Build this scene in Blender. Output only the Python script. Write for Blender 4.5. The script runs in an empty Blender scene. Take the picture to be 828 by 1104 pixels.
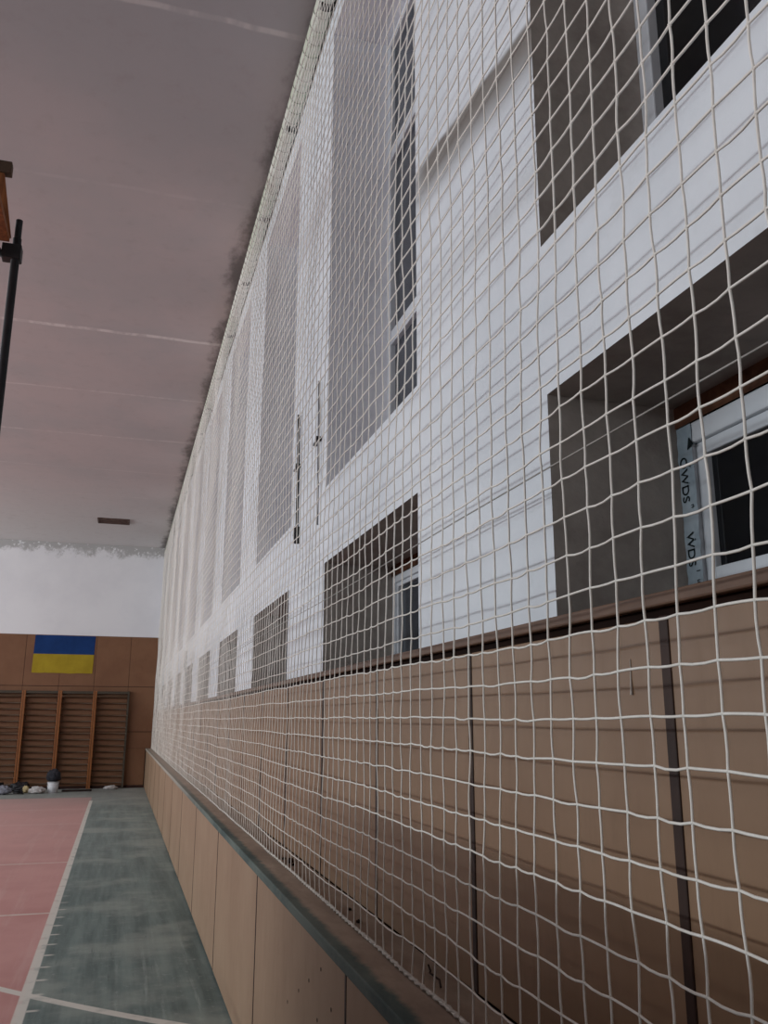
import bpy, bmesh, math, random
from math import sin, cos, pi, radians
from mathutils import Vector, Matrix, noise as mnoise

random.seed(11)
C = bpy.context.scene.collection

# ------------------------------------------------------------------ colour
def lin(c):
    c /= 255.0
    return c/12.92 if c <= 0.04045 else ((c+0.055)/1.055)**2.4
def rgb(r, g, b):
    return (lin(r), lin(g), lin(b), 1.0)

# ------------------------------------------------------------------ node helper
class NT:
    def __init__(self, name):
        self.m = bpy.data.materials.new(name)
        self.m.use_nodes = True
        self.t = self.m.node_tree
        self.N = self.t.nodes; self.L = self.t.links
        self.b = self.N['Principled BSDF']
        self.out = self.N['Material Output']
        self.tc = self.N.new('ShaderNodeTexCoord')
        self.sep = None
    def pos(self):
        return self.tc.outputs['Object']
    def xyz(self):
        if self.sep is None:
            self.sep = self.N.new('ShaderNodeSeparateXYZ')
            self.L.new(self.pos(), self.sep.inputs[0])
        return self.sep.outputs
    def put(self, sock, v):
        if isinstance(v, (int, float)): sock.default_value = v
        elif isinstance(v, tuple): sock.default_value = v
        else: self.L.new(v, sock)
    def math(self, op, a, b=0.0, c=0.0, clamp=False):
        n = self.N.new('ShaderNodeMath'); n.operation = op; n.use_clamp = clamp
        for i, v in enumerate((a, b, c)): self.put(n.inputs[i], v)
        return n.outputs[0]
    def step(self, v, a, b):
        n = self.N.new('ShaderNodeMapRange'); n.interpolation_type = 'SMOOTHSTEP'
        self.put(n.inputs[0], v)
        n.inputs[1].default_value = a; n.inputs[2].default_value = b
        n.inputs[3].default_value = 0; n.inputs[4].default_value = 1
        if a > b:
            n.inputs[1].default_value = b; n.inputs[2].default_value = a
            n.inputs[3].default_value = 1; n.inputs[4].default_value = 0
        return n.outputs[0]
    def line(self, v, at, half, soft=0.01):
        d = self.math('ABSOLUTE', self.math('SUBTRACT', v, at))
        return self.step(d, half+soft, half)
    def noise(self, scale=5.0, detail=4.0, rough=0.6, stretch=(1, 1, 1), off=(0, 0, 0)):
        mp = self.N.new('ShaderNodeMapping')
        mp.inputs['Scale'].default_value = stretch
        mp.inputs['Location'].default_value = off
        self.L.new(self.pos(), mp.inputs[0])
        n = self.N.new('ShaderNodeTexNoise')
        n.inputs['Scale'].default_value = scale
        n.inputs['Detail'].default_value = detail
        n.inputs['Roughness'].default_value = rough
        self.L.new(mp.outputs[0], n.inputs['Vector'])
        return n.outputs['Fac']
    def mix(self, f, a, b):
        n = self.N.new('ShaderNodeMix'); n.data_type = 'RGBA'
        self.put(n.inputs[0], f); self.put(n.inputs[6], a); self.put(n.inputs[7], b)
        return n.outputs[2]
    def bump(self, h, strength=0.3, dist=0.01):
        n = self.N.new('ShaderNodeBump')
        n.inputs['Strength'].default_value = strength
        n.inputs['Distance'].default_value = dist
        self.L.new(h, n.inputs['Height']); self.L.new(n.outputs[0], self.b.inputs['Normal'])
    def done(self, col, rough=0.7, spec=0.3, metal=0.0):
        self.put(self.b.inputs['Base Color'], col)
        self.put(self.b.inputs['Roughness'], rough)
        self.b.inputs['Specular IOR Level'].default_value = spec
        self.b.inputs['Metallic'].default_value = metal
        return self.m

def simple(name, c1, c2=None, scale=8, rough=0.7, spec=0.3, metal=0.0, stretch=(1, 1, 1), bump=0.0):
    n = NT(name)
    f = n.noise(scale, 5, 0.65, stretch)
    c2 = c2 or tuple(v*0.82 for v in c1[:3]) + (1,)
    if bump: n.bump(f, bump, 0.005)
    return n.done(n.mix(n.step(f, 0.3, 0.7), c1, c2), rough, spec, metal)

# ------------------------------------------------------------------ materials
M = {}
# white plaster of the right wall with a darker slanting band between the first two bays
n = NT('white_plaster')
big = n.noise(1.3, 6, 0.6); fine = n.noise(30, 4, 0.7); mid = n.noise(4, 5, 0.7, off=(3, 1, 7))
base = n.mix(n.step(big, 0.35, 0.7), rgb(230, 234, 238), rgb(216, 221, 226))
base = n.mix(n.math('MULTIPLY', n.step(mid, 0.55, 0.75), 0.35), base, rgb(198, 200, 200))
x, y, z = n.xyz()
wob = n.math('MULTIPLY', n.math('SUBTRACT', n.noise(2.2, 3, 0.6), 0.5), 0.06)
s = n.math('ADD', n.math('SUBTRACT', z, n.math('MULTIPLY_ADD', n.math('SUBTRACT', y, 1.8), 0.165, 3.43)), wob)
dark_band = n.math('MULTIPLY', n.step(s, 0.062, 0.035), n.step(s, -0.19, 0.0))
dark_band = n.math('MULTIPLY', dark_band, n.math('MULTIPLY', n.step(y, 2.95, 2.6), 0.92))
base = n.mix(dark_band, base, rgb(120, 112, 104))
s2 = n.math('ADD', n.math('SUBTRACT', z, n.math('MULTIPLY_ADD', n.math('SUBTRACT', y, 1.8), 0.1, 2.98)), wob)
faint_band = n.math('MULTIPLY', n.line(s2, 0.0, 0.015, 0.07), n.math('MULTIPLY', n.step(y, 2.95, 2.0), 0.22))
base = n.mix(faint_band, base, rgb(150, 146, 140))
# dirty plaster near the opening edges
n.bump(fine, 0.25, 0.006)
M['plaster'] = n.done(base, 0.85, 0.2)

n = NT('grey_plaster_reveal')
f = n.noise(3.5, 6, 0.7); g = n.noise(25, 3, 0.6)
x, y, z = n.xyz()
base = n.mix(n.step(f, 0.35, 0.7), rgb(182, 174, 166), rgb(156, 147, 140))
pale = n.mix(n.step(f, 0.35, 0.7), rgb(246, 246, 250), rgb(232, 232, 238))
base = n.mix(n.math('MULTIPLY', n.step(y, 2.2, 2.6), n.step(z, 2.5, 2.7)), base, pale)
n.bump(g, 0.4, 0.006)
M['reveal'] = n.done(base, 0.9, 0.15)

M['rough_lintel'] = simple('raw_brick_lintel', rgb(112, 78, 60), rgb(70, 48, 38), 9, 0.95, 0.1, bump=0.6)
M['dark_gap'] = simple('dark_gap', rgb(42, 26, 20), rgb(30, 18, 14), 6, 0.9, 0.1)

n = NT('ceiling_paint')
x, y, z = n.xyz()
f = n.noise(0.8, 6, 0.6); g = n.noise(6, 5, 0.7)
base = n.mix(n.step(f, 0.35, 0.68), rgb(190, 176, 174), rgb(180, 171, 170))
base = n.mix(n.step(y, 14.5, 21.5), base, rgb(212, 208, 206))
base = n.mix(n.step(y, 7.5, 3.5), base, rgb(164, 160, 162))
base = n.mix(n.math('MULTIPLY', n.step(g, 0.5, 0.8), 0.2), base, rgb(150, 134, 130))
brk = n.step(n.noise(5, 3, 0.6, (1, 0.3, 1)), 0.42, 0.58)
acc = None
for yy, w, a in ((4.69, .012, .45), (6.7, .012, .12), (9.62, .025, .75), (11.6, .014, .35), (13.55, .018, .4), (15.5, .015, .2), (17.4, .015, .2), (2.7, .015, .3)):
    wy = n.math('SUBTRACT', y, n.math('MULTIPLY', n.math('SUBTRACT', n.noise(1.5, 2, .5), .5), .09))
    l = n.math('MULTIPLY', n.line(wy, yy, w, .02), a)
    acc = l if acc is None else n.math('MAXIMUM', acc, l)
base = n.mix(n.math('MULTIPLY', acc, n.math('MULTIPLY_ADD', brk, .7, .3)), base, rgb(226, 216, 212))
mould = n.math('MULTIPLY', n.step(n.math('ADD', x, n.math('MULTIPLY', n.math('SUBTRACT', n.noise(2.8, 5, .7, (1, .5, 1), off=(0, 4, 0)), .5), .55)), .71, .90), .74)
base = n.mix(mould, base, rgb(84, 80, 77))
n.bump(g, 0.2, 0.01)
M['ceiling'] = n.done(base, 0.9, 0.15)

n = NT('end_wall_plaster')
x, y, z = n.xyz()
f = n.noise(1.0, 5, 0.6)
base = n.mix(n.step(f, 0.35, 0.7), rgb(240, 239, 240), rgb(232, 231, 233))
p = n.math('ADD', z, n.math('MULTIPLY', n.math('SUBTRACT', n.noise(2.6, 6, .75), .5), .9))
base = n.mix(n.math('MULTIPLY', n.step(p, 5.62, 5.8), .75), base, rgb(160, 158, 154))
base = n.mix(n.math('MULTIPLY', n.step(n.noise(9, 4, .7), .56, .62), n.step(z, 5.3, 5.75)), base, rgb(232, 232, 232))
M['endplaster'] = n.done(base, 0.9, 0.15)

M['side_plaster'] = simple('side_wall_paint', rgb(205, 205, 205), rgb(190, 190, 190), 1.5, 0.9, 0.1)

def panel_mat(name, c1, c2, rough, spec):
    n = NT(name)
    f = n.noise(1.6, 5, 0.6); g = n.noise(18, 4, 0.7, (1, 1, .25))
    base = n.mix(n.step(f, 0.3, 0.72), c1, c2)
    base = n.mix(n.math('MULTIPLY', n.step(g, .5, .75), .25), base, tuple(v*.72 for v in c2[:3])+(1,))
    return n.done(base, n.math('MULTIPLY_ADD', g, .15, rough), spec)
M['panel'] = panel_mat('painted_tan_board', rgb(142, 111, 84), rgb(130, 99, 73), .40, .4)
M['panel_low'] = panel_mat('painted_beige_board', rgb(160, 133, 108), rgb(149, 121, 97), .55, .3)
M['panel_end'] = panel_mat('orange_brown_board', rgb(132, 94, 68), rgb(122, 84, 60), .5, .3)
M['panel_trim'] = simple('brown_trim_paint', rgb(120, 92, 74), rgb(100, 74, 58), 5, .55, .35)
M['seam_strip'] = simple('dark_brown_strip', rgb(58, 36, 26), rgb(42, 25, 18), 6, .6, .3)
n = NT('ledge_dusty_paint')
x, y, z = n.xyz()
f = n.noise(4, 6, .7, (1, .4, 1)); g = n.noise(14, 5, .7)
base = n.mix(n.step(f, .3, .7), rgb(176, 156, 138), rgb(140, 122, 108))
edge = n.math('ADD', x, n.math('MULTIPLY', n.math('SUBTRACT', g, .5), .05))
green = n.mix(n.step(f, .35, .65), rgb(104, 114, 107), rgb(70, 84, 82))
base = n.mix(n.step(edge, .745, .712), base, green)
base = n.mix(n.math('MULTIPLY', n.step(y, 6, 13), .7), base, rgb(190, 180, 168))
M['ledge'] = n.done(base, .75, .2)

# floor
n = NT('sports_floor_paint')
x, y, z = n.xyz()
st = n.noise(2.2, 6, .65, (4, .22, 1)); st2 = n.noise(9, 5, .7, (3, .2, 1), (4, 2, 0)); bl = n.noise(1.1, 5, .6); sp = n.noise(16, 4, .7)
green = n.mix(n.step(st, .32, .68), rgb(84, 100, 98), rgb(122, 138, 134))
green = n.mix(n.math('MULTIPLY', n.step(bl, .46, .66), .62), green, rgb(158, 166, 158))
green = n.mix(n.math('MULTIPLY', n.step(st2, .6, .72), .55), green, rgb(64, 80, 80))
green = n.mix(n.math('MULTIPLY', n.step(sp, .56, .72), .45), green, rgb(164, 172, 166))
for xx, a in ((.10, .35), (.28, .4), (.36, .3), (.56, .5)):
    green = n.mix(n.math('MULTIPLY', n.math('MULTIPLY', n.line(n.math('ADD', x, n.math('MULTIPLY', n.math('SUBTRACT', bl, .5), .03)), xx,   .004, .014), n.step(st2, .4, .65)), n.math('MULTIPLY', n.step(y, 9, 5.5), a)), green, rgb(176, 188, 182))
red = n.mix(n.step(bl, .3, .7), rgb(206, 154, 148), rgb(194, 140, 134))
red = n.mix(n.math('MULTIPLY', n.step(st, .5, .72), .5), red, rgb(212, 174, 168))
red = n.mix(n.math('MULTIPLY', n.step(sp, .62, .8), .3), red, rgb(206, 172, 164))
isred = n.math('MULTIPLY', n.step(x, -.41, -.43), n.step(y, 20.15, 20.05))
fl = n.mix(isred, green, red)
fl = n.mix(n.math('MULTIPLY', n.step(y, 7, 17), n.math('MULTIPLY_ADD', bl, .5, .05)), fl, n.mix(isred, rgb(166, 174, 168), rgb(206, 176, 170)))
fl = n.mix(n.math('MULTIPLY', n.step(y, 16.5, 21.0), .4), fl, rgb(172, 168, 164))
wear = n.math('MULTIPLY_ADD', n.step(n.noise(7, 4, .6), .3, .5), .35, .6)
white = rgb(222, 218, 208)
ln = n.math('MULTIPLY', n.line(x, -.415, .026, .010), n.step(y, 19.4, 19.2))
tick = n.math('MULTIPLY', n.line(n.math('FRACT', n.math('DIVIDE', y, .31)), .5, .03, .05), n.math('MULTIPLY', n.step(x, -.40, -.38), n.step(x, -.30, -.345)))
tick = n.math('MULTIPLY', tick, n.step(y, 10, 8))
ln = n.math('MAXIMUM', ln, n.math('MULTIPLY', tick, .8))
leftm = n.step(x, -.42, -.44)
for yy, w, a in ((8.41, .016, .8), (11.22, .02, .6), (15.2, .02, .35), (17.6, .03, .3)):
    ln = n.math('MAXIMUM', ln, n.math('MULTIPLY', n.math('MULTIPLY', n.line(y, yy, w, .012), leftm), a))
t = n.math('ADD', x, .397)
arc = n.math('ADD', y, n.math('ADD', n.math('MULTIPLY', t, 1.03), n.math('MULTIPLY', n.math('MULTIPLY', t, t), -.12)))
ln = n.math('MAXIMUM', ln, n.line(arc, 6.04, .040, .014))
fl = n.mix(n.math('MULTIPLY', ln, wear), fl, white)
n.bump(st, .08, .004)
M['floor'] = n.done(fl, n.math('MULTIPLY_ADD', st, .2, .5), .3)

M['pvc'] = simple('white_pvc', rgb(226, 230, 234), rgb(212, 217, 222), 3, .4, .4)
M['film'] = simple('bluish_protective_film', rgb(178, 192, 200), rgb(150, 166, 176), 14, .35, .5)
M['ink'] = simple('dark_green_ink', rgb(20, 34, 34), rgb(16, 26, 30), 5, .5, .3)
M['glass'] = simple('dark_window_glass', rgb(22, 24, 28), rgb(15, 16, 19), 2, .10, .5)
M['glass_pale'] = simple('painted_reflection_glass', rgb(62, 68, 76), rgb(48, 53, 60), 2, .14, .5)  # paler base colour paints in the room's reflection on the farther panes
M['cord'] = simple('white_nylon_cord', rgb(243, 238, 229), rgb(232, 226, 216), 40, .7, .25)
M['rope'] = simple('greyish_edge_rope', rgb(214, 208, 198), rgb(180, 170, 160), 30, .8, .2)
M['lash'] = simple('grey_lashing_cord', rgb(158, 156, 146), rgb(130, 128, 120), 30, .8, .2)
M['wire'] = simple('thin_steel_wire', rgb(176, 172, 166), rgb(150, 146, 140), 10, .6, .3, .0)
n = NT('pale_green_pipe_paint')
f = n.noise(1.2, 5, .7, (1, .8, 1)); g = n.noise(5, 4, .7, off=(2, 9, 1))
base = n.mix(n.step(f, .4, .6), rgb(232, 232, 222), rgb(204, 210, 190))
base = n.mix(n.math('MULTIPLY', n.step(g, .58, .7), .5), base, rgb(150, 134, 122))
M['pipe'] = n.done(base, .6, .3)
M['dark_metal'] = simple('dark_steel', rgb(40, 38, 38), rgb(26, 25, 26), 12, .5, .4, .3)
M['grey_metal'] = simple('grey_painted_rod', rgb(150, 150, 152), rgb(118, 118, 122), 10, .5, .4, .2)
M['bar_orange'] = simple('varnished_orange_wood', rgb(150, 92, 46), rgb(126, 74, 36), 6, .45, .4, stretch=(6, 6, .6))
M['bar_brown'] = simple('varnished_brown_wood', rgb(88, 63, 42), rgb(72, 50, 34), 6, .5, .3, stretch=(.6, 6, 6))
M['bar_grey'] = simple('grey_brown_wood', rgb(84, 74, 62), rgb(66, 58, 48), 6, .6, .3, stretch=(6, 6, .6))
M['flag_blue'] = simple('blue_flag_cloth', rgb(28, 62, 118), rgb(24, 54, 104), 3, .8, .2)
M['flag_yellow'] = simple('yellow_flag_cloth', rgb(176, 152, 44), rgb(160, 136, 38), 3, .8, .2)
M['scaf'] = simple('black_scaffold_paint', rgb(34, 33, 36), rgb(20, 20, 23), 14, .55, .35)
M['plank'] = simple('orange_brown_plank', rgb(150, 92, 54), rgb(112, 66, 40), 5, .7, .2, stretch=(6, 6, .7))
M['block'] = simple('dark_wood_block', rgb(92, 72, 58), rgb(70, 54, 44), 8, .8, .2)
M['vent'] = simple('rusty_vent_metal', rgb(104, 84, 76), rgb(78, 60, 54), 10, .8, .2)
M['white_plastic'] = simple('white_bucket_plastic', rgb(218, 218, 220), rgb(190, 190, 194), 6, .45, .4)
M['sack_dark'] = simple('dark_grey_sack', rgb(62, 62, 68), rgb(40, 40, 46), 12, .85, .2, bump=.5)
M['sack_black'] = simple('black_bag_plastic', rgb(40, 38, 42), rgb(24, 23, 27), 9, .5, .4, bump=.5)
M['sack_grey'] = simple('pale_grey_cloth', rgb(150, 150, 158), rgb(116, 116, 126), 10, .9, .1, bump=.5)
M['rag'] = simple('white_rag', rgb(206, 202, 200), rgb(176, 170, 168), 10, .9, .1, bump=.5)
M['cream'] = simple('cream_lump', rgb(196, 178, 136), rgb(160, 140, 104), 10, .9, .1)
M['mat_dark'] = simple('dark_board', rgb(58, 46, 42), rgb(40, 32, 30), 6, .8, .2)
M['crumb'] = simple('dark_plaster_crumb', rgb(58, 46, 40), rgb(34, 26, 22), 30, .95, .1)
M['hole'] = simple('dark_nail_hole', rgb(34, 22, 18), rgb(26, 17, 14), 9, .9, .1)
M['drip'] = simple('white_paint_drip', rgb(190, 180, 170), rgb(170, 160, 150), 9, .7, .2)
M['baseboard'] = simple('dark_baseboard', rgb(62, 34, 26), rgb(46, 26, 20), 5, .6, .3)

# ------------------------------------------------------------------ mesh helpers
def obj(name, bm, mats, parent=None, loc=(0, 0, 0), smooth=False):
    me = bpy.data.meshes.new(name)
    bm.normal_update(); bm.to_mesh(me); bm.free()
    if not isinstance(mats, (list, tuple)): mats = [mats]
    for m in mats: me.materials.append(m)
    if smooth:
        for p in me.polygons: p.use_smooth = True
    o = bpy.data.objects.new(name, me); C.objects.link(o)
    o.location = loc
    if parent: o.parent = parent
    return o
def tag(o, label, cat, group=None):
    o['label'] = label; o['category'] = cat
    if group: o['group'] = group
    return o
def thing(name, label, cat, loc=(0, 0, 0), group=None):
    o = bpy.data.objects.new(name, None); C.objects.link(o); o.location = loc
    o.empty_display_size = .1
    return tag(o, label, cat, group)
def struct(o):
    o['kind'] = 'structure'; return o
def box(bm, x0, x1, y0, y1, z0, z1, bev=0.0, mi=0):
    vs = [bm.verts.new((x, y, z)) for x in (x0, x1) for y in (y0, y1) for z in (z0, z1)]
    fs = []
    for q in ((0, 1, 3, 2), (4, 6, 7, 5), (0, 4, 5, 1), (2, 3, 7, 6), (0, 2, 6, 4), (1, 5, 7, 3)):
        f = bm.faces.new([vs[i] for i in q]); f.material_index = mi; fs.append(f)
    if bev:
        es = list({e for f in fs for e in f.edges})
        bmesh.ops.bevel(bm, geom=es, offset=bev, segments=2, affect='EDGES', profile=.5)
def BOX(x0, x1, y0, y1, z0, z1, bev=0.0):
    bm = bmesh.new(); box(bm, x0, x1, y0, y1, z0, z1, bev); return bm
def tube(bm, pts, r, seg=10, cap=True, mi=0):
    pts = [Vector(p) for p in pts]; rings = []
    for i, p in enumerate(pts):
        d = (pts[min(i+1, len(pts)-1)] - pts[max(i-1, 0)]).normalized()
        up = Vector((0, 0, 1)) if abs(d.z) < .9 else Vector((1, 0, 0))
        a = d.cross(up).normalized(); b = d.cross(a)
        rr = r[i] if isinstance(r, (list, tuple)) else r
        rings.append([bm.verts.new(p + a*cos(2*pi*k/seg)*rr + b*sin(2*pi*k/seg)*rr) for k in range(seg)])
    for A, B in zip(rings, rings[1:]):
        for k in range(seg):
            f = bm.faces.new((A[k], A[(k+1) % seg], B[(k+1) % seg], B[k])); f.smooth = True; f.material_index = mi
    if cap:
        bm.faces.new(rings[0]); bm.faces.new(list(reversed(rings[-1])))
def lathe(bm, prof, seg=24, cx=0, cy=0):
    rings = [[bm.verts.new((cx+r*cos(2*pi*k/seg), cy+r*sin(2*pi*k/seg), z)) for k in range(seg)] for r, z in prof]
    for A, B in zip(rings, rings[1:]):
        for k in range(seg):
            f = bm.faces.new((A[k], A[(k+1) % seg], B[(k+1) % seg], B[k])); f.smooth = True
    bm.faces.new(list(reversed(rings[0])))
def blob(sx, sy, sz, seed, amp=.3, freq=2.2, flat=True):
    bm = bmesh.new()
    bmesh.ops.create_icosphere(bm, subdivisions=4, radius=1)
    for v in bm.verts:
        d = v.co.normalized()
        k = 1 + amp*mnoise.fractal(d*freq + Vector((seed*7.3, seed*1.7, 0)), .8, 2.2, 4)
        p = d*k
        if flat and p.z < 0: p.z *= .35
        v.co = Vector((p.x*sx, p.y*sy, p.z*sz))
    mz = min(v.co.z for v in bm.verts)
    for v in bm.verts: v.co.z -= mz
    for f in bm.faces: f.smooth = True
    return bm

# ------------------------------------------------------------------ dimensions (metres; camera over x=y=0, eye 1.6)
EY = 22.63            # end wall
CZ = 5.9              # ceiling
WX = .95              # right wall face
LX = -10.0            # left wall
BY = -4.0             # wall behind
PER = 2.45
BAYS = [(.32 + PER*k, 1.79 + PER*k) for k in range(9)]
LZ0, LZ1 = 1.83, 2.375
UZ0, UZ1 = 2.775, 5.57
FL = 1.312            # plane of the small windows
FX = 1.28             # plane of the tall windows

# ------------------------------------------------------------------ shell
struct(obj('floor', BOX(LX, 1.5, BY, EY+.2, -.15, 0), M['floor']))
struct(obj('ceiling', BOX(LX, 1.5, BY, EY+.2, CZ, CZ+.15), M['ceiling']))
struct(obj('wall_left', BOX(LX-.15, LX, BY, EY+.2, 0, CZ), M['side_plaster']))
struct(obj('wall_back', BOX(LX, 1.5, BY-.15, BY, 0, CZ), M['side_plaster']))
wall_end = struct(obj('wall_end', BOX(LX, 1.5, EY, EY+.2, 0, CZ), M['endplaster']))

# right wall with window recesses
bm = bmesh.new()
ys = [BY]
for a, b in BAYS: ys += [a, b]
ys.append(EY)
zs = [0, LZ0, LZ1, UZ0, UZ1, CZ]
def quad(pts, mi, rough=0):
    f = bm.faces.new([bm.verts.new(p) for p in pts]); f.material_index = mi
for i in range(len(ys)-1):
    for j in range(len(zs)-1):
        y0, y1, z0, z1 = ys[i], ys[i+1], zs[j], zs[j+1]
        if i % 2 == 1 and j in (1, 3):
            xb = FX+.13
            quad([(WX, y1, z0), (WX, y1, z1), (xb, y1, z1), (xb, y1, z0)], 1)
            quad([(WX, y0, z0), (xb, y0, z0), (xb, y0, z1), (WX, y0, z1)], 1)
            quad([(WX, y0, z0), (WX, y1, z0), (xb, y1, z0), (xb, y0, z0)], 1 if j == 3 else 2)
            quad([(WX, y0, z1), (xb, y0, z1), (xb, y1, z1), (WX, y1, z1)], 1)
            if j == 1:   # raw lintel strip above the small window
                quad([(FL-.005, y0, z1-.055), (FL-.005, y0, z1), (FL-.005, y1, z1), (FL-.005, y1, z1-.055)], 3)
        else:
            quad([(WX, y0, z0), (WX, y0, z1), (WX, y1, z1), (WX, y1, z0)], 2 if j == 0 else 0)
bmesh.ops.remove_doubles(bm, verts=bm.verts, dist=1e-4)
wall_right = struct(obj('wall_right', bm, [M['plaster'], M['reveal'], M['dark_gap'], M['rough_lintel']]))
# outer leaf of the wall behind the glass (dark outside)
struct(obj('wall_outer', BOX(FX+.14, FX+.19, BY, EY, 0, CZ), M['dark_gap']))

# boards on the right wall and on the low wall
seam0 = 1.36
bm_y = [seam0 + .93*k for k in range(-6, 24)]
for k, (a, b) in enumerate(zip(bm_y, bm_y[1:])):
    if a > EY-.02: break
    b = min(b, EY-.01)
    p = obj('panel', BOX(WX-.014, WX-.002, a+.012, b-.012, .915, 1.784, .003), M['panel'], wall_right)
    if k == 6:
        bd = bmesh.new()
        tube(bd, [(WX-.0145, 1.476, 1.715), (WX-.015, 1.477, 1.68), (WX-.0165, 1.476, 1.648)], [.0012, .0016, .003], 6)
        obj('paint_drip', bd, M['drip'], p)
for a in bm_y[1:]:
    if a < EY-.05:
        obj('seam_strip', BOX(WX-.017, WX-.003, a-.014, a+.014, .915, 1.786, .003), M['seam_strip'], wall_right)
bm = BOX(WX-.026, WX-.001, BY, EY-.005, 1.803, 1.828, .004)
struct(obj('trim_1', bm, M['panel_trim']))

low = struct(obj('wall_low', BOX(.715, WX-.001, BY, EY-.001, 0, .875), M['dark_gap']))
lo0 = 2.73
ly = [lo0 + 1.75*k for k in range(-4, 13)]
for k, (a, b) in enumerate(zip(ly, ly[1:])):
    if a > EY-.02: break
    b = min(b, EY-.01)
    if k: obj('seam_strip', BOX(.6985, .7145, a-.0075, a+.0075, .012, .872), M['seam_strip'], low)
    p = obj('panel', BOX(.70, .714, a+.008, b-.008, .012, .872, .003), M['panel_low'], low)
    if k == 4:
        bh = bmesh.new()
        for yy, zz in ((3.063, .797), (3.248, .716), (3.421, .638), (3.629, .544), (2.91, .719), (3.105, .633), (3.02, .58), (3.3, .55), (3.5, .47)):
            tube(bh, [(.6995, yy, zz), (.7012, yy, zz)], .007, 8)
        obj('nail_holes', bh, M['hole'], p)
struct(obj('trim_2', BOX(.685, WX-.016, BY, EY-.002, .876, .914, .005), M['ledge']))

# boards on the end wall
xs = [-10.0] + [.18 - .81*k for k in range(12, -1, -1)] + [.949]
zr = [(.06, 1.298), (1.312, 2.373), (2.387, 3.60)]
for i in range(len(xs)-1):
    x0 = max(xs[i], LX)
    if xs[i+1] - x0 < .05: continue
    for (z0, z1) in zr:
        x1 = xs[i+1]
        if x1 > .66 and z0 < .9:     # the low wall runs into the end wall here
            x1 = .684
            obj('panel', BOX(x0+.004, .945, EY-.016, EY-.001, .918, z1, .003), M['panel_end'], wall_end); z1 = .914
        obj('panel', BOX(x0+.004, x1-.004, EY-.016, EY-.001, z0, z1, .003), M['panel_end'], wall_end)
obj('panel_backing', BOX(LX+.01, .949, EY-.0009, EY-.0003, .0, 3.603), M['seam_strip'], wall_end)
struct(obj('trim_3', BOX(LX, .935, EY-.012, EY-.0005, 2.373, 2.387), M['seam_strip']))
struct(obj('baseboard_end', BOX(LX, .70, EY-.028, EY-.0005, .0, .055, .004), M['baseboard']))

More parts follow.
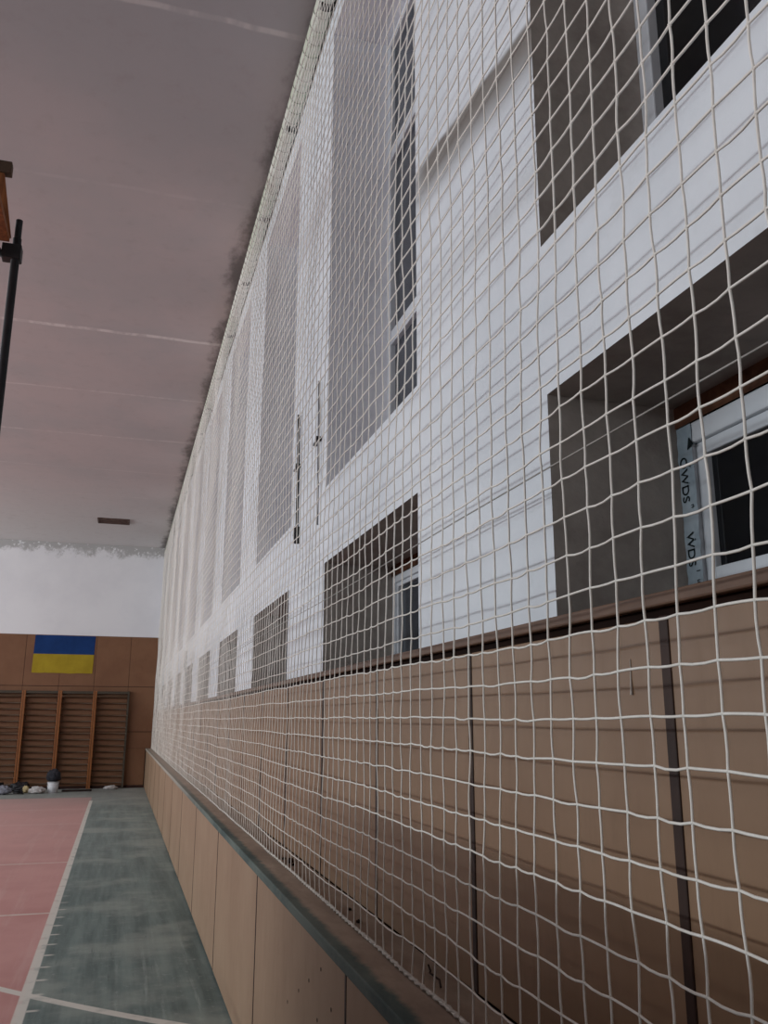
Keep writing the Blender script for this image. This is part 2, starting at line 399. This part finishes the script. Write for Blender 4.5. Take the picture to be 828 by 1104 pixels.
# ------------------------------------------------------------------ windows
def ring(bm, y0, y1, z0, z1, w, x0, x1):
    box(bm, x0, x1, y0, y0+w, z0, z1, .004); box(bm, x0, x1, y1-w, y1, z0, z1, .004)
    box(bm, x0, x1, y0+w, y1-w, z0, z0+w, .004); box(bm, x0, x1, y0+w, y1-w, z1-w, z1, .004)
def text_mesh(s, size):
    cu = bpy.data.curves.new('t', 'FONT'); cu.body = s; cu.size = size; cu.extrude = .0004
    cu.align_x = 'LEFT'
    to = bpy.data.objects.new('t', cu); C.objects.link(to)
    dg = bpy.context.evaluated_depsgraph_get()
    me = bpy.data.meshes.new_from_object(to.evaluated_get(dg))
    bpy.data.objects.remove(to); bpy.data.curves.remove(cu)
    return me
wn = 0
SILL = None
for k, (y0, y1) in enumerate(BAYS):
    # small lower window
    wn += 1
    zt = LZ1-.055; ZB = 1.868; fw, sw = (.052, .034) if k == 0 else (.034, .022)
    sl = BOX(FL+.002, FL+.068, y0+.001, y1-.001, LZ0+.0005, 1.8675, .003)
    bm = bmesh.new(); ring(bm, y0, y1, ZB, zt, fw, FL, FL+.07)
    w = struct(obj('window_%d' % wn, bm, M['pvc']))
    obj('sill_profile', sl, M['pvc'], w)
    bm = bmesh.new()
    ym = (y0+y1)/2
    for a, b in ((y0+fw, ym-.02), (ym+.02, y1-fw)):
        ring(bm, a, b, ZB+fw, zt-fw, sw, FL+.012, FL+.06)
    box(bm, FL+.004, FL+.068, ym-.021, ym+.021, ZB+fw, zt-fw, .003)
    obj('sash', bm, M['pvc'], w)
    for a, b in ((y0+fw+sw-.002, ym-.018-sw), (ym+.018+sw, y1-fw-sw+.002)):
        obj('pane', BOX(FL+.03, FL+.036, a, b, ZB+fw+sw-.002, zt-fw-sw+.002), M['glass' if k == 0 else 'glass_pale'], w)
    if k == 0:
        bm = bmesh.new()
        # wrinkled protective film stuck on the far upright
        N = 22; za, zb = ZB+.008, zt-.002
        L = []
        for i in range(N+1):
            z = za+(zb-za)*i/N
            L.append([bm.verts.new((FL-.0025-.0018*random.random(), yy + (.004*(random.random()-.5) if q in (0, 3) else 0), z)) for q, yy in enumerate((y1-.060, y1-.040, y1-.022, y1-.001))])
        for A, B in zip(L, L[1:]):
            for q in range(3): bm.faces.new((A[q], A[q+1], B[q+1], B[q]))
        film = obj('protective_film', bm, M['film'], w); film['label'] = 'bluish film strip with dark lettering'
        for s, zz, yy, size in (('O', 2.240, 1.768, .038), ('WDS', 2.208, 1.768, .038), ('WDS', 2.048, 1.765, .038), ('r', 2.215, 1.738, .02), ('n', 2.115, 1.738, .02), ('-', 2.03, 1.738, .02), ('1', 1.955, 1.738, .02), ('u', 1.93, 1.738, .02)):
            me = text_mesh(s, size)
            # reading downwards: text x -> -z, text y -> -y (towards the pane), facing -x
            R = Matrix(((0, 0, -1, 0), (0, -1, 0, 0), (-1, 0, 0, 0), (0, 0, 0, 1)))
            me.transform(Matrix.Translation((FL-.0055, yy+.012, zz)) @ R)
            me.materials.append(M['ink'])
            t = bpy.data.objects.new('lettering', me); C.objects.link(t); t.parent = film
        # dark roof-shaped mark above the letters
        bm = bmesh.new()
        pts = [(FL-.0055, 1.748, 2.252), (FL-.0055, 1.722, 2.262), (FL-.0055, 1.740, 2.285)]
        bm.faces.new([bm.verts.new(p) for p in pts])
        obj('roof_mark', bm, M['ink'], film)
    # tall upper window
    wn += 1
    bm = bmesh.new(); ring(bm, y0, y1, UZ0+.005, UZ1-.003, .06, FX, FX+.07)
    w = struct(obj('window_%d' % wn, bm, M['pvc']))
    bm = bmesh.new()
    for zz in (3.63, 4.78): box(bm, FX+.004, FX+.066, y0+.06, y1-.06, zz-.04, zz+.04, .004)
    box(bm, FX+.006, FX+.064, ym-.035, ym+.035, UZ0+.065, UZ1-.063, .004)
    obj('mullions', bm, M['pvc'], w)
    for za, zb in ((UZ0+.065, 3.59), (3.67, 4.74), (4.82, UZ1-.063)):
        for a, b in ((y0+.06, ym-.035), (ym+.035, y1-.06)):
            obj('pane', BOX(FX+.03, FX+.036, a, b, za, zb), M['glass' if k == 0 else 'glass_pale'], w)

# ------------------------------------------------------------------ net support pipe
PX, PZ, PR = .892, 5.785, .054
pipe = thing('support_pipe', 'long pale green pipe along the top of the net under the ceiling edge', 'pipe', (0, 0, 0))
bm = bmesh.new(); tube(bm, [(PX, BY+.01, PZ)] + [(PX, y, PZ) for y in range(-2, 23, 2)] + [(PX, EY-.02, PZ)], PR, 20)
obj('pipe_run', bm, M['pipe'], pipe)
for y in (1.6, 2.9, 4.225, 5.366, 6.575, 7.739, 8.976, 10.262, 11.4, 12.488, 13.679, 14.9, 16.1, 17.3, 18.5, 19.7, 20.9):
    bm = bmesh.new()
    A = []
    for q in range(9):
        an = radians(-125 + 105*q/8)
        A.append([bm.verts.new((PX+rr*cos(an), y+dy, PZ+rr*sin(an))) for rr in (PR-.001, PR+.009) for dy in (-.026, .026)])
    for a, b in zip(A, A[1:]):
        for q, w2 in ((0, 1), (1, 3), (3, 2), (2, 0)): bm.faces.new((a[q], a[w2], b[w2], b[q]))
    bm.faces.new((A[0][0], A[0][2], A[0][3], A[0][1])); bm.faces.new((A[-1][0], A[-1][1], A[-1][3], A[-1][2]))
    box(bm, PX+PR-.005, WX-.0005, y-.012, y+.012, PZ-.024, PZ-.006)
    obj('pipe_clamp', bm, M['dark_metal'], pipe)

# ------------------------------------------------------------------ the safety net
NB, NTOP = .922, PZ-PR-.004
def net_x(z): return .812 + (.845-.812)*(z-NB)/(NTOP-NB)
net = thing('safety_net', 'white square-mesh ball net hanging in front of the right wall', 'net', (.83, 0, NB))
DY, NROW = .0875, 63
Y0 = -.35
NCOL = int((EY-.06-Y0)/DY)+1
dz = (NTOP-NB)/NROW
def node(i, j):
    y = Y0+i*DY; z = NB+j*dz
    h = lambda s: mnoise.noise(Vector((i*.9+s, j*.9-s*2.1, s)))
    g = lambda s: mnoise.noise(Vector((i*.13+s, j*.13-s, s*3)))
    k = 1.0 if 0 < j < NROW else .25
    return Vector((net_x(z) + k*(.005*h(1.3)+.012*g(4.1)), y + k*(.0035*h(7.7)+.008*g(9.4)), z + k*(.0035*h(3.9)+.009*g(2.2))))
G = [[node(i, j) for j in range(NROW+1)] for i in range(NCOL)]
V = []; F = []
def cord(a, b, r, seg, sub, sag):
    d = (b-a); ln_ = d.length; d.normalize()
    up = Vector((1, 0, 0)); s1 = d.cross(up).normalized(); s2 = d.cross(s1)
    base = len(V)
    for q in range(sub+1):
        t = q/sub
        p = a.lerp(b, t)
        if sag is not None: p = p + sag*(4*t*(1-t))
        for k in range(seg):
            an = 2*pi*k/seg
            V.append(p + s1*(cos(an)*r) + s2*(sin(an)*r))
    for q in range(sub):
        for k in range(seg):
            A = base+q*seg+k; B = base+q*seg+(k+1) % seg
            F.append((A, B, B+seg, A+seg))
def knot(p, r):
    base = len(V)
    for d in ((1, 0, 0), (-1, 0, 0), (0, 1, 0), (0, -1, 0), (0, 0, 1), (0, 0, -1)):
        V.append(p+Vector(d)*r)
    for a in ((0, 2, 4), (2, 1, 4), (1, 3, 4), (3, 0, 4), (2, 0, 5), (1, 2, 5), (3, 1, 5), (0, 3, 5)):
        F.append(tuple(base+q for q in a))
CR = .0023
for i in range(NCOL):
    y = Y0+i*DY
    near = y < 4.5
    seg, sub = (6, 3) if y < 3.2 else ((5, 2) if near else (4, 1))
    for j in range(NROW+1):
        p = G[i][j]
        if j < NROW:
            sg = Vector((0, random.uniform(-.003, .003), 0)) if near else None
            cord(p, G[i][j+1], CR, seg, sub, sg)
        if i+1 < NCOL:
            sg = Vector((0, 0, random.uniform(-.005, .001))) if near else None
            cord(p, G[i+1][j], CR*1.05, seg, sub, sg)
        if y < 6: knot(p, CR*2.0)
me = bpy.data.meshes.new('net_mesh'); me.from_pydata([tuple(v-Vector((.83, 0, NB))) for v in V], [], F)
me.polygons.foreach_set('use_smooth', [True]*len(F)); me.materials.append(M['cord']); me.update()
o = bpy.data.objects.new('net_mesh', me); C.objects.link(o); o.parent = net
# bottom edge rope, twisted, with lashings
bm = bmesh.new()
for ph in (0, pi):
    pts = []
    nst = 900
    for q in range(nst+1):
        y = Y0 + (EY-.05-Y0)*q/nst
        a = y*2*pi/.09+ph
        pts.append((.812+.004*cos(a)+.006*mnoise.noise(Vector((y*3, 1, 2)))-.83, y, .9215+.0035*sin(a)-NB))
    tube(bm, pts, .0042, 5)
o = obj('bottom_rope', bm, M['rope'], net)
# one cord wound round the pipe, turn after turn
bm = bmesh.new(); pts = []
turns = int((EY-.2-Y0)/.11); seg = 16
for q in range(turns*seg+1):
    a = 2*pi*q/seg
    t = q/seg; fr = t-math.floor(t)
    yy = Y0+.05 + .11*(math.floor(t) + max(0, min(1, (fr-.15)/.2)))
    pts.append((PX+(PR+.0022)*cos(a), yy, PZ+(PR+.0022)*sin(a)))
tube(bm, pts, .0022, 4)
obj('lashing_cord', bm, M['lash'], pipe)
bm = bmesh.new(); tube(bm, [(net_x(NTOP)-.83+.003*mnoise.noise(Vector((y*.1, 5, 5))), Y0+y*.2, NTOP-NB) for y in range(int((EY-.1-Y0)/.2))], .004, 6)
obj('top_rope', bm, M['rope'], net)
bm = bmesh.new(); tube(bm, [(.848-.83, Y0+q*.5, 2.125-NB-.004*sin(q)) for q in range(int((EY-.1-Y0)/.5)+1)], .0018, 6)
obj('steadying_wire', bm, M['wire'], net)

# ------------------------------------------------------------------ rods on the right wall
def rod(name, label, y, z0, z1, r, mat, tabs, ball=True):
    t = thing(name, label, 'rod', (WX-.016, y, z0))
    bm = bmesh.new(); tube(bm, [(0, .0, .0), (0, .01, (z1-z0)*.5), (0, .03, z1-z0)], r, 10); obj('shaft', bm, mat, t)
    for z, side in tabs:
        bm = bmesh.new(); box(bm, -.006, .0155, -.006, .13, z-z0-.007, z-z0+.007, .002)
        tube(bm, [(-.013, .012, z-z0), (.010, .012, z-z0)], .015, 10)
        obj('bracket', bm, M['dark_metal'], t)
    if ball:
        bm = bmesh.new(); bmesh.ops.create_uvsphere(bm, u_segments=14, v_segments=10, radius=.024)
        for f in bm.faces: f.smooth = True
        tube(bm, [(0, 0, -.05), (0, 0, .05)], .017, 10)
        tube(bm, [(0, 0, 0), (0, .05, .01)], .012, 8)
        obj('crank_joint', bm, M['dark_metal'], t)
    return t
rod('opener_rod', 'dark upright opener rod on the white pier beside the third tall window', 4.93, 2.66, 3.42, .009, M['dark_metal'], [(3.09, 1)])
rod('opener_rod', 'thin pale rod with dark tab on the pier left of the second tall window', 4.36, 2.60, 3.42, .006, M['grey_metal'], [(3.08, 1)], ball=False)
rod('opener_rod', 'far grey upright rod with dark bracket just above the tan wall boards', 13.75, 1.86, 2.63, .028, M['grey_metal'], [(2.2, 1)], ball=False)

# ------------------------------------------------------------------ flag on the end wall
flag = thing('flag', 'blue and yellow flag hung on the brown end wall above the wall bars', 'flag', (-1.375, EY-.0275, 2.69))
def cloth(z0, z1, seed):
    bm = bmesh.new(); NX, NZ = 28, 8; g = []
    for i in range(NX+1):
        g.append([])
        for j in range(NZ+1):
            x = -.695+1.39*i/NX + (.012 if j else .012)*0; z = z0+(z1-z0)*j/NZ
            x += .02*(z-.45)
            d = .006*mnoise.noise(Vector((x*3, z*2, seed))) + .004*sin(x*9)
            zz = z - (.03*(1-z/.9)*abs(mnoise.noise(Vector((x*2.5, 0, 3)))) if z < .45 else 0)
            g[i].append(bm.verts.new((x, d, zz)))
    for i in range(NX):
        for j in range(NZ):
            f = bm.faces.new((g[i][j], g[i+1][j], g[i+1][j+1], g[i][j+1])); f.smooth = True
    return bm
obj('blue_stripe', cloth(.45, .90, 1), M['flag_blue'], flag)
obj('yellow_stripe', cloth(0, .45, 1), M['flag_yellow'], flag)

# ------------------------------------------------------------------ wall bars
def wall_bar(x0, x1, label, post_mat, rung_mat):
    cx = (x0+x1)/2; w = (x1-x0)/2
    t = thing('wall_bars', label, 'wall bars', (cx, EY-.02, 0), 'climbing wall bars along the end wall')
    for s in (-1, 1):
        xa = s*w - (0 if s < 0 else .042)
        obj('post', BOX(xa, xa+.042, -.15, 0, 0.0, 2.27, .004), post_mat, t)
    for q in range(15):
        z = .13+.142*q
        bm = bmesh.new(); tube(bm, [(-w+.02, -.085, z), (w-.02, -.085, z)], .021, 10); obj('rung', bm, rung_mat, t)
    obj('top_rail', BOX(-w+.043, w-.043, -.14, -.03, 2.20, 2.262, .004), M['bar_grey'], t)
    obj('top_rung', BOX(-w+.043, w-.043, -.150, -.1, 2.12, 2.16, .006), M['bar_brown'], t)
    return t
xsb = [-3.80, -2.985, -2.185, -1.375, -.578, .225]
labs = ['wall bars with only the right post in view at the far left', 'leftmost wall bars in the photo, cut by its left edge', 'wall bars standing below the blue half left of the flag middle',
        'wall bars under the right half of the flag, white bucket at their foot', 'rightmost wall bars, with a grey-brown right post']
labs[0] = 'orange-brown wall bars outside the left edge of the photo'
labs[2] = 'wall bars behind the white bucket, below the left half of the flag'
labs[3] = 'wall bars right of the white bucket, below the right half of the flag'
for k in range(1, 5):
    t = wall_bar(xsb[k]+.003, xsb[k+1]-.003, labs[k], M['bar_orange'], M['bar_brown'])
    if k == 4:
        rp = [c for c in t.children if c.name.startswith('post')][1]
        rp.data.materials[0] = M['bar_grey']; rp['label'] = 'grey-brown right post'

# ------------------------------------------------------------------ ceiling vent
v = thing('ceiling_vent', 'small rusty slatted vent in the ceiling near the end wall', 'vent', (-.40, 19.68, CZ))
bm = bmesh.new()
for a, b, c, d in ((-.34, .34, -.24, -.2), (-.34, .34, .2, .24), (-.34, -.30, -.2, .2), (.30, .34, -.2, .2)): box(bm, a, b, c, d, -.03, -.0005, .003)
obj('vent_frame', bm, M['vent'], v)
obj('vent_backing', BOX(-.30, .30, -.2, .2, -.008, -.001), M['dark_gap'], v)
for q in range(6):
    bm = bmesh.new(); box(bm, -.30, .30, -.17+q*.068-.016, -.17+q*.068+.016, -.024, -.012, .002); obj('slat', bm, M['vent'], v)

# ------------------------------------------------------------------ scaffold at the left
sc = thing('scaffold_tower', 'black tube scaffold whose upright cuts the left edge of the photo', 'scaffold', (-1.4, 4.4, 0))
ups = [(.635, .60), (.635, -.60), (-.635, .60), (-.635, -.60)]
for (x, y) in ups:
    bm = bmesh.new(); h = 4.47
    tube(bm, [(x, y, .006), (x, y, h-.12)], .024, 12); tube(bm, [(x, y, h-.13), (x, y, h)], .0195, 12)
    box(bm, x-.06, x+.06, y-.06, y+.06, 0, .008)
    obj('upright', bm, M['scaf'], sc)
for z in (.5, 2.2, 4.24):
    for y in (.60, -.60):
        bm = bmesh.new(); tube(bm, [(-.72, y+.0, z), (.66, y+.0, z)], .02, 10); obj('crossbar', bm, M['scaf'], sc)
    for x in ((.635, -.635) if z < 4 else (-.635,)):
        bm = bmesh.new(); tube(bm, [(x, -.68, z+.04), (x, .66, z+.04)], .02, 10); obj('crossbar', bm, M['scaf'], sc)
for y in (.60, -.60):
    bm = bmesh.new(); tube(bm, [(.55, y-.03, 4.26), (-.62, y-.03, 2.9)], .017, 8); obj('brace', bm, M['scaf'], sc)
for x, y in ups[:2]:
    bm = bmesh.new(); box(bm, x-.075, x+.032, y-.035, y+.045, 4.21, 4.30, .006); obj('coupler', bm, M['dark_metal'], sc)
obj('deck', BOX(-.66, .60, -.57, .56, 4.30, 4.335, .003), M['plank'], sc)
gp = thing('guard_board', 'upright orange-brown board standing at the corner of the scaffold', 'board', (-.93, 5.0, 4.3365))
bm = bmesh.new()
vs = []
for (x0, x1, z) in ((-.10, .135, 0), (-.10, .06, .41)):
    for y in (-.05, -.02):
        vs.append([bm.verts.new((x0, y, z)), bm.verts.new((x1, y, z))])
a, b, c, d = vs
for q in ((a[0], a[1], c[1], c[0]), (b[1], b[0], d[0], d[1]), (a[1], b[1], d[1], c[1]), (b[0], a[0], c[0], d[0]), (c[0], c[1], d[1], d[0]), (a[1], a[0], b[0], b[1])): bm.faces.new(q)
obj('board', bm, M['plank'], gp)
obj('end_block', BOX(-.09, .10, -.065, -.005, .40, .475, .004), M['block'], gp)

# ------------------------------------------------------------------ low partition added on the near left, unseen, to shade the near boards
pt = thing('shade_partition', 'added low partition of dark boards left of the viewpoint, unseen, shading the near wall boards', 'partition', (-.62, 1.2, 0))
for q in range(5):
    obj('board', BOX(-.012, .012, -2.3+q*.96, -2.3+q*.96+.95, .06, 1.52, .004), M['block'], pt)  # boards of the added shade partition
obj('shade_cap_rail', BOX(-.03, .03, -2.32, 2.52, 1.52, 1.56, .005), M['block'], pt)
for q in range(6):
    y = -2.305+q*.96
    obj('post', BOX(-.05, -.0125, y-.03, y+.03, 0.03, 1.519, .004), M['block'], pt)
    obj('shade_foot', BOX(-.25, .2, y-.03, y+.03, 0, .03, .004), M['block'], pt)

# ------------------------------------------------------------------ clutter by the end wall
bk = thing('bucket', 'white plastic bucket on the floor in front of the wall bars', 'bucket', (-1.30, 21.55, 0))
bm = bmesh.new(); lathe(bm, [(.10, 0), (.105, .004), (.128, .235), (.122, .235), (.100, .02)], 28); obj('body', bm, M['white_plastic'], bk)
bm = bmesh.new(); tube(bm, [(.130*cos(2*pi*k/28), .130*sin(2*pi*k/28), .232) for k in range(29)], .006, 6, cap=False); obj('rim', bm, M['white_plastic'], bk)
bm = bmesh.new(); tube(bm, [(.134*cos(pi*k/14), -.134*sin(pi*k/14)*.8, .225-.09*sin(pi*k/14)) for k in range(15)], .003, 6); obj('handle', bm, M['dark_metal'], bk)
tag(obj('sack', blob(.155, .15, .20, 3, .18), M['sack_dark'], None, (-1.30, 21.55, .238), True), 'dark grey rounded bundle sitting on top of the white bucket', 'sack')
def lump(name, label, cat, s, seed, mat, loc, amp=.35, freq=2.4, group=None):
    return tag(obj(name, blob(*s, seed, amp, freq), mat, None, loc, True), label, cat, group)
lump('rag', 'crumpled white rag on the floor just left of the bucket', 'rag', (.17, .13, .11), 8, M['rag'], (-1.62, 21.4, 0))
lump('bag', 'black crumpled bag at the left edge of the photo by the wall bars', 'bag', (.26, .2, .17), 1, M['sack_black'], (-2.62, 21.75, 0))
lump('bag', 'pale grey bag lying in front of the black bags', 'bag', (.17, .13, .13), 2, M['sack_grey'], (-2.30, 21.3, 0))
lump('bag', 'black bag slumped behind the cream lump', 'bag', (.24, .18, .15), 5, M['sack_black'], (-2.02, 21.95, 0))
lump('plaster_lump', 'small cream lump between the black bag and the white rag', 'lump', (.075, .07, .11), 6, M['cream'], (-1.86, 21.55, 0))
lump('rubble_pile', 'small pale heap of rubble at the foot of the rightmost wall bars', 'rubble', (.15, .08, .06), 9, M['rag'], (-.06, 22.2, 0), .5, 4)
tag(obj('hose', None or (lambda b: (tube(b, [(.10*cos(t*.5)*(1-.008*t), .075*sin(t*.5), .015+.003*t) for t in range(40)], .014, 8), b)[1])(bmesh.new()), M['sack_black'], None, (-1.98, 21.22, 0)), 'dark coiled hose among the bags', 'hose')
tag(obj('floor_board', BOX(-1.12, -.48, 21.75, 21.98, .0, .03, .004), M['mat_dark']), 'dark flat board on the floor right of the white bucket', 'board')

# crumbs on the ledge
cr = [((.862, 4.49), .014), ((.875, 4.55), .012), ((.85, 4.6), .009), ((.86, 4.40), .008), ((.849, 3.14), .009), ((.87, 3.35), .007)]
for q, ((x, y), s) in enumerate(cr):
    lab = 'dark plaster crumb lying on the dusty ledge behind the net'
    tag(obj('plaster_crumb', blob(s, s*1.4, s*.8, q+20, .5, 3), M['crumb'], None, (x, y, .9142), True), lab, 'crumb', 'crumbs on the ledge')
bm = bmesh.new(); tube(bm, [(.86, 2.35, .918), (.875, 2.40, .922), (.868, 2.46, .925), (.885, 2.50, .918), (.90, 2.56, .918)], .0025, 6)
tag(obj('wire_scrap', bm, M['crumb']), 'bent dark wire scrap on the ledge at the wall foot', 'wire')

# ------------------------------------------------------------------ light
def area(name, loc, rot, sx, sy, power, col, spread=180):
    l = bpy.data.lights.new(name, 'AREA'); l.shape = 'RECTANGLE'; l.size = sx; l.size_y = sy
    l.energy = power; l.color = col; l.spread = radians(spread)
    o = bpy.data.objects.new(name, l); C.objects.link(o); o.location = loc; o.rotation_euler = rot
    return o
# a long row of lamps on the opposite wall, and the daylight of its windows
area('lamp_row', (-9.7, 9.5, 3.3), (0, radians(-90), 0), .22, 25, 640, (.88, .95, 1.0))
area('daylight', (-9.8, 9.5, 3.9), (0, radians(-90), 0), 2.4, 25, 460, (.86, .94, 1.0))

w = bpy.data.worlds.new('World'); bpy.context.scene.world = w; w.use_nodes = True
w.node_tree.nodes['Background'].inputs[0].default_value = (.02, .022, .026, 1)
w.node_tree.nodes['Background'].inputs[1].default_value = 1

# ------------------------------------------------------------------ camera
cam = bpy.data.cameras.new('camera'); co = bpy.data.objects.new('camera', cam); C.objects.link(co)
cam.sensor_fit = 'VERTICAL'; cam.sensor_height = 36; cam.sensor_width = 27
cam.lens = 931.44/1104*36; cam.clip_start = .05; cam.clip_end = 100
yaw, pit, rol = radians(16.616), radians(13.539), radians(.139)
f = Vector((sin(yaw)*cos(pit), cos(yaw)*cos(pit), sin(pit))); r = Vector((cos(yaw), -sin(yaw), 0)); u = r.cross(f)
r2 = r*cos(rol)+u*sin(rol); u2 = -r*sin(rol)+u*cos(rol)
m = Matrix((r2, u2, -f)).transposed().to_4x4(); m.translation = (0, 0, 1.6)
co.matrix_world = m
bpy.context.scene.camera = co
sv = bpy.context.scene.view_settings
sv.view_transform = 'Standard'; sv.look = 'None'; sv.exposure = 0; sv.gamma = 1
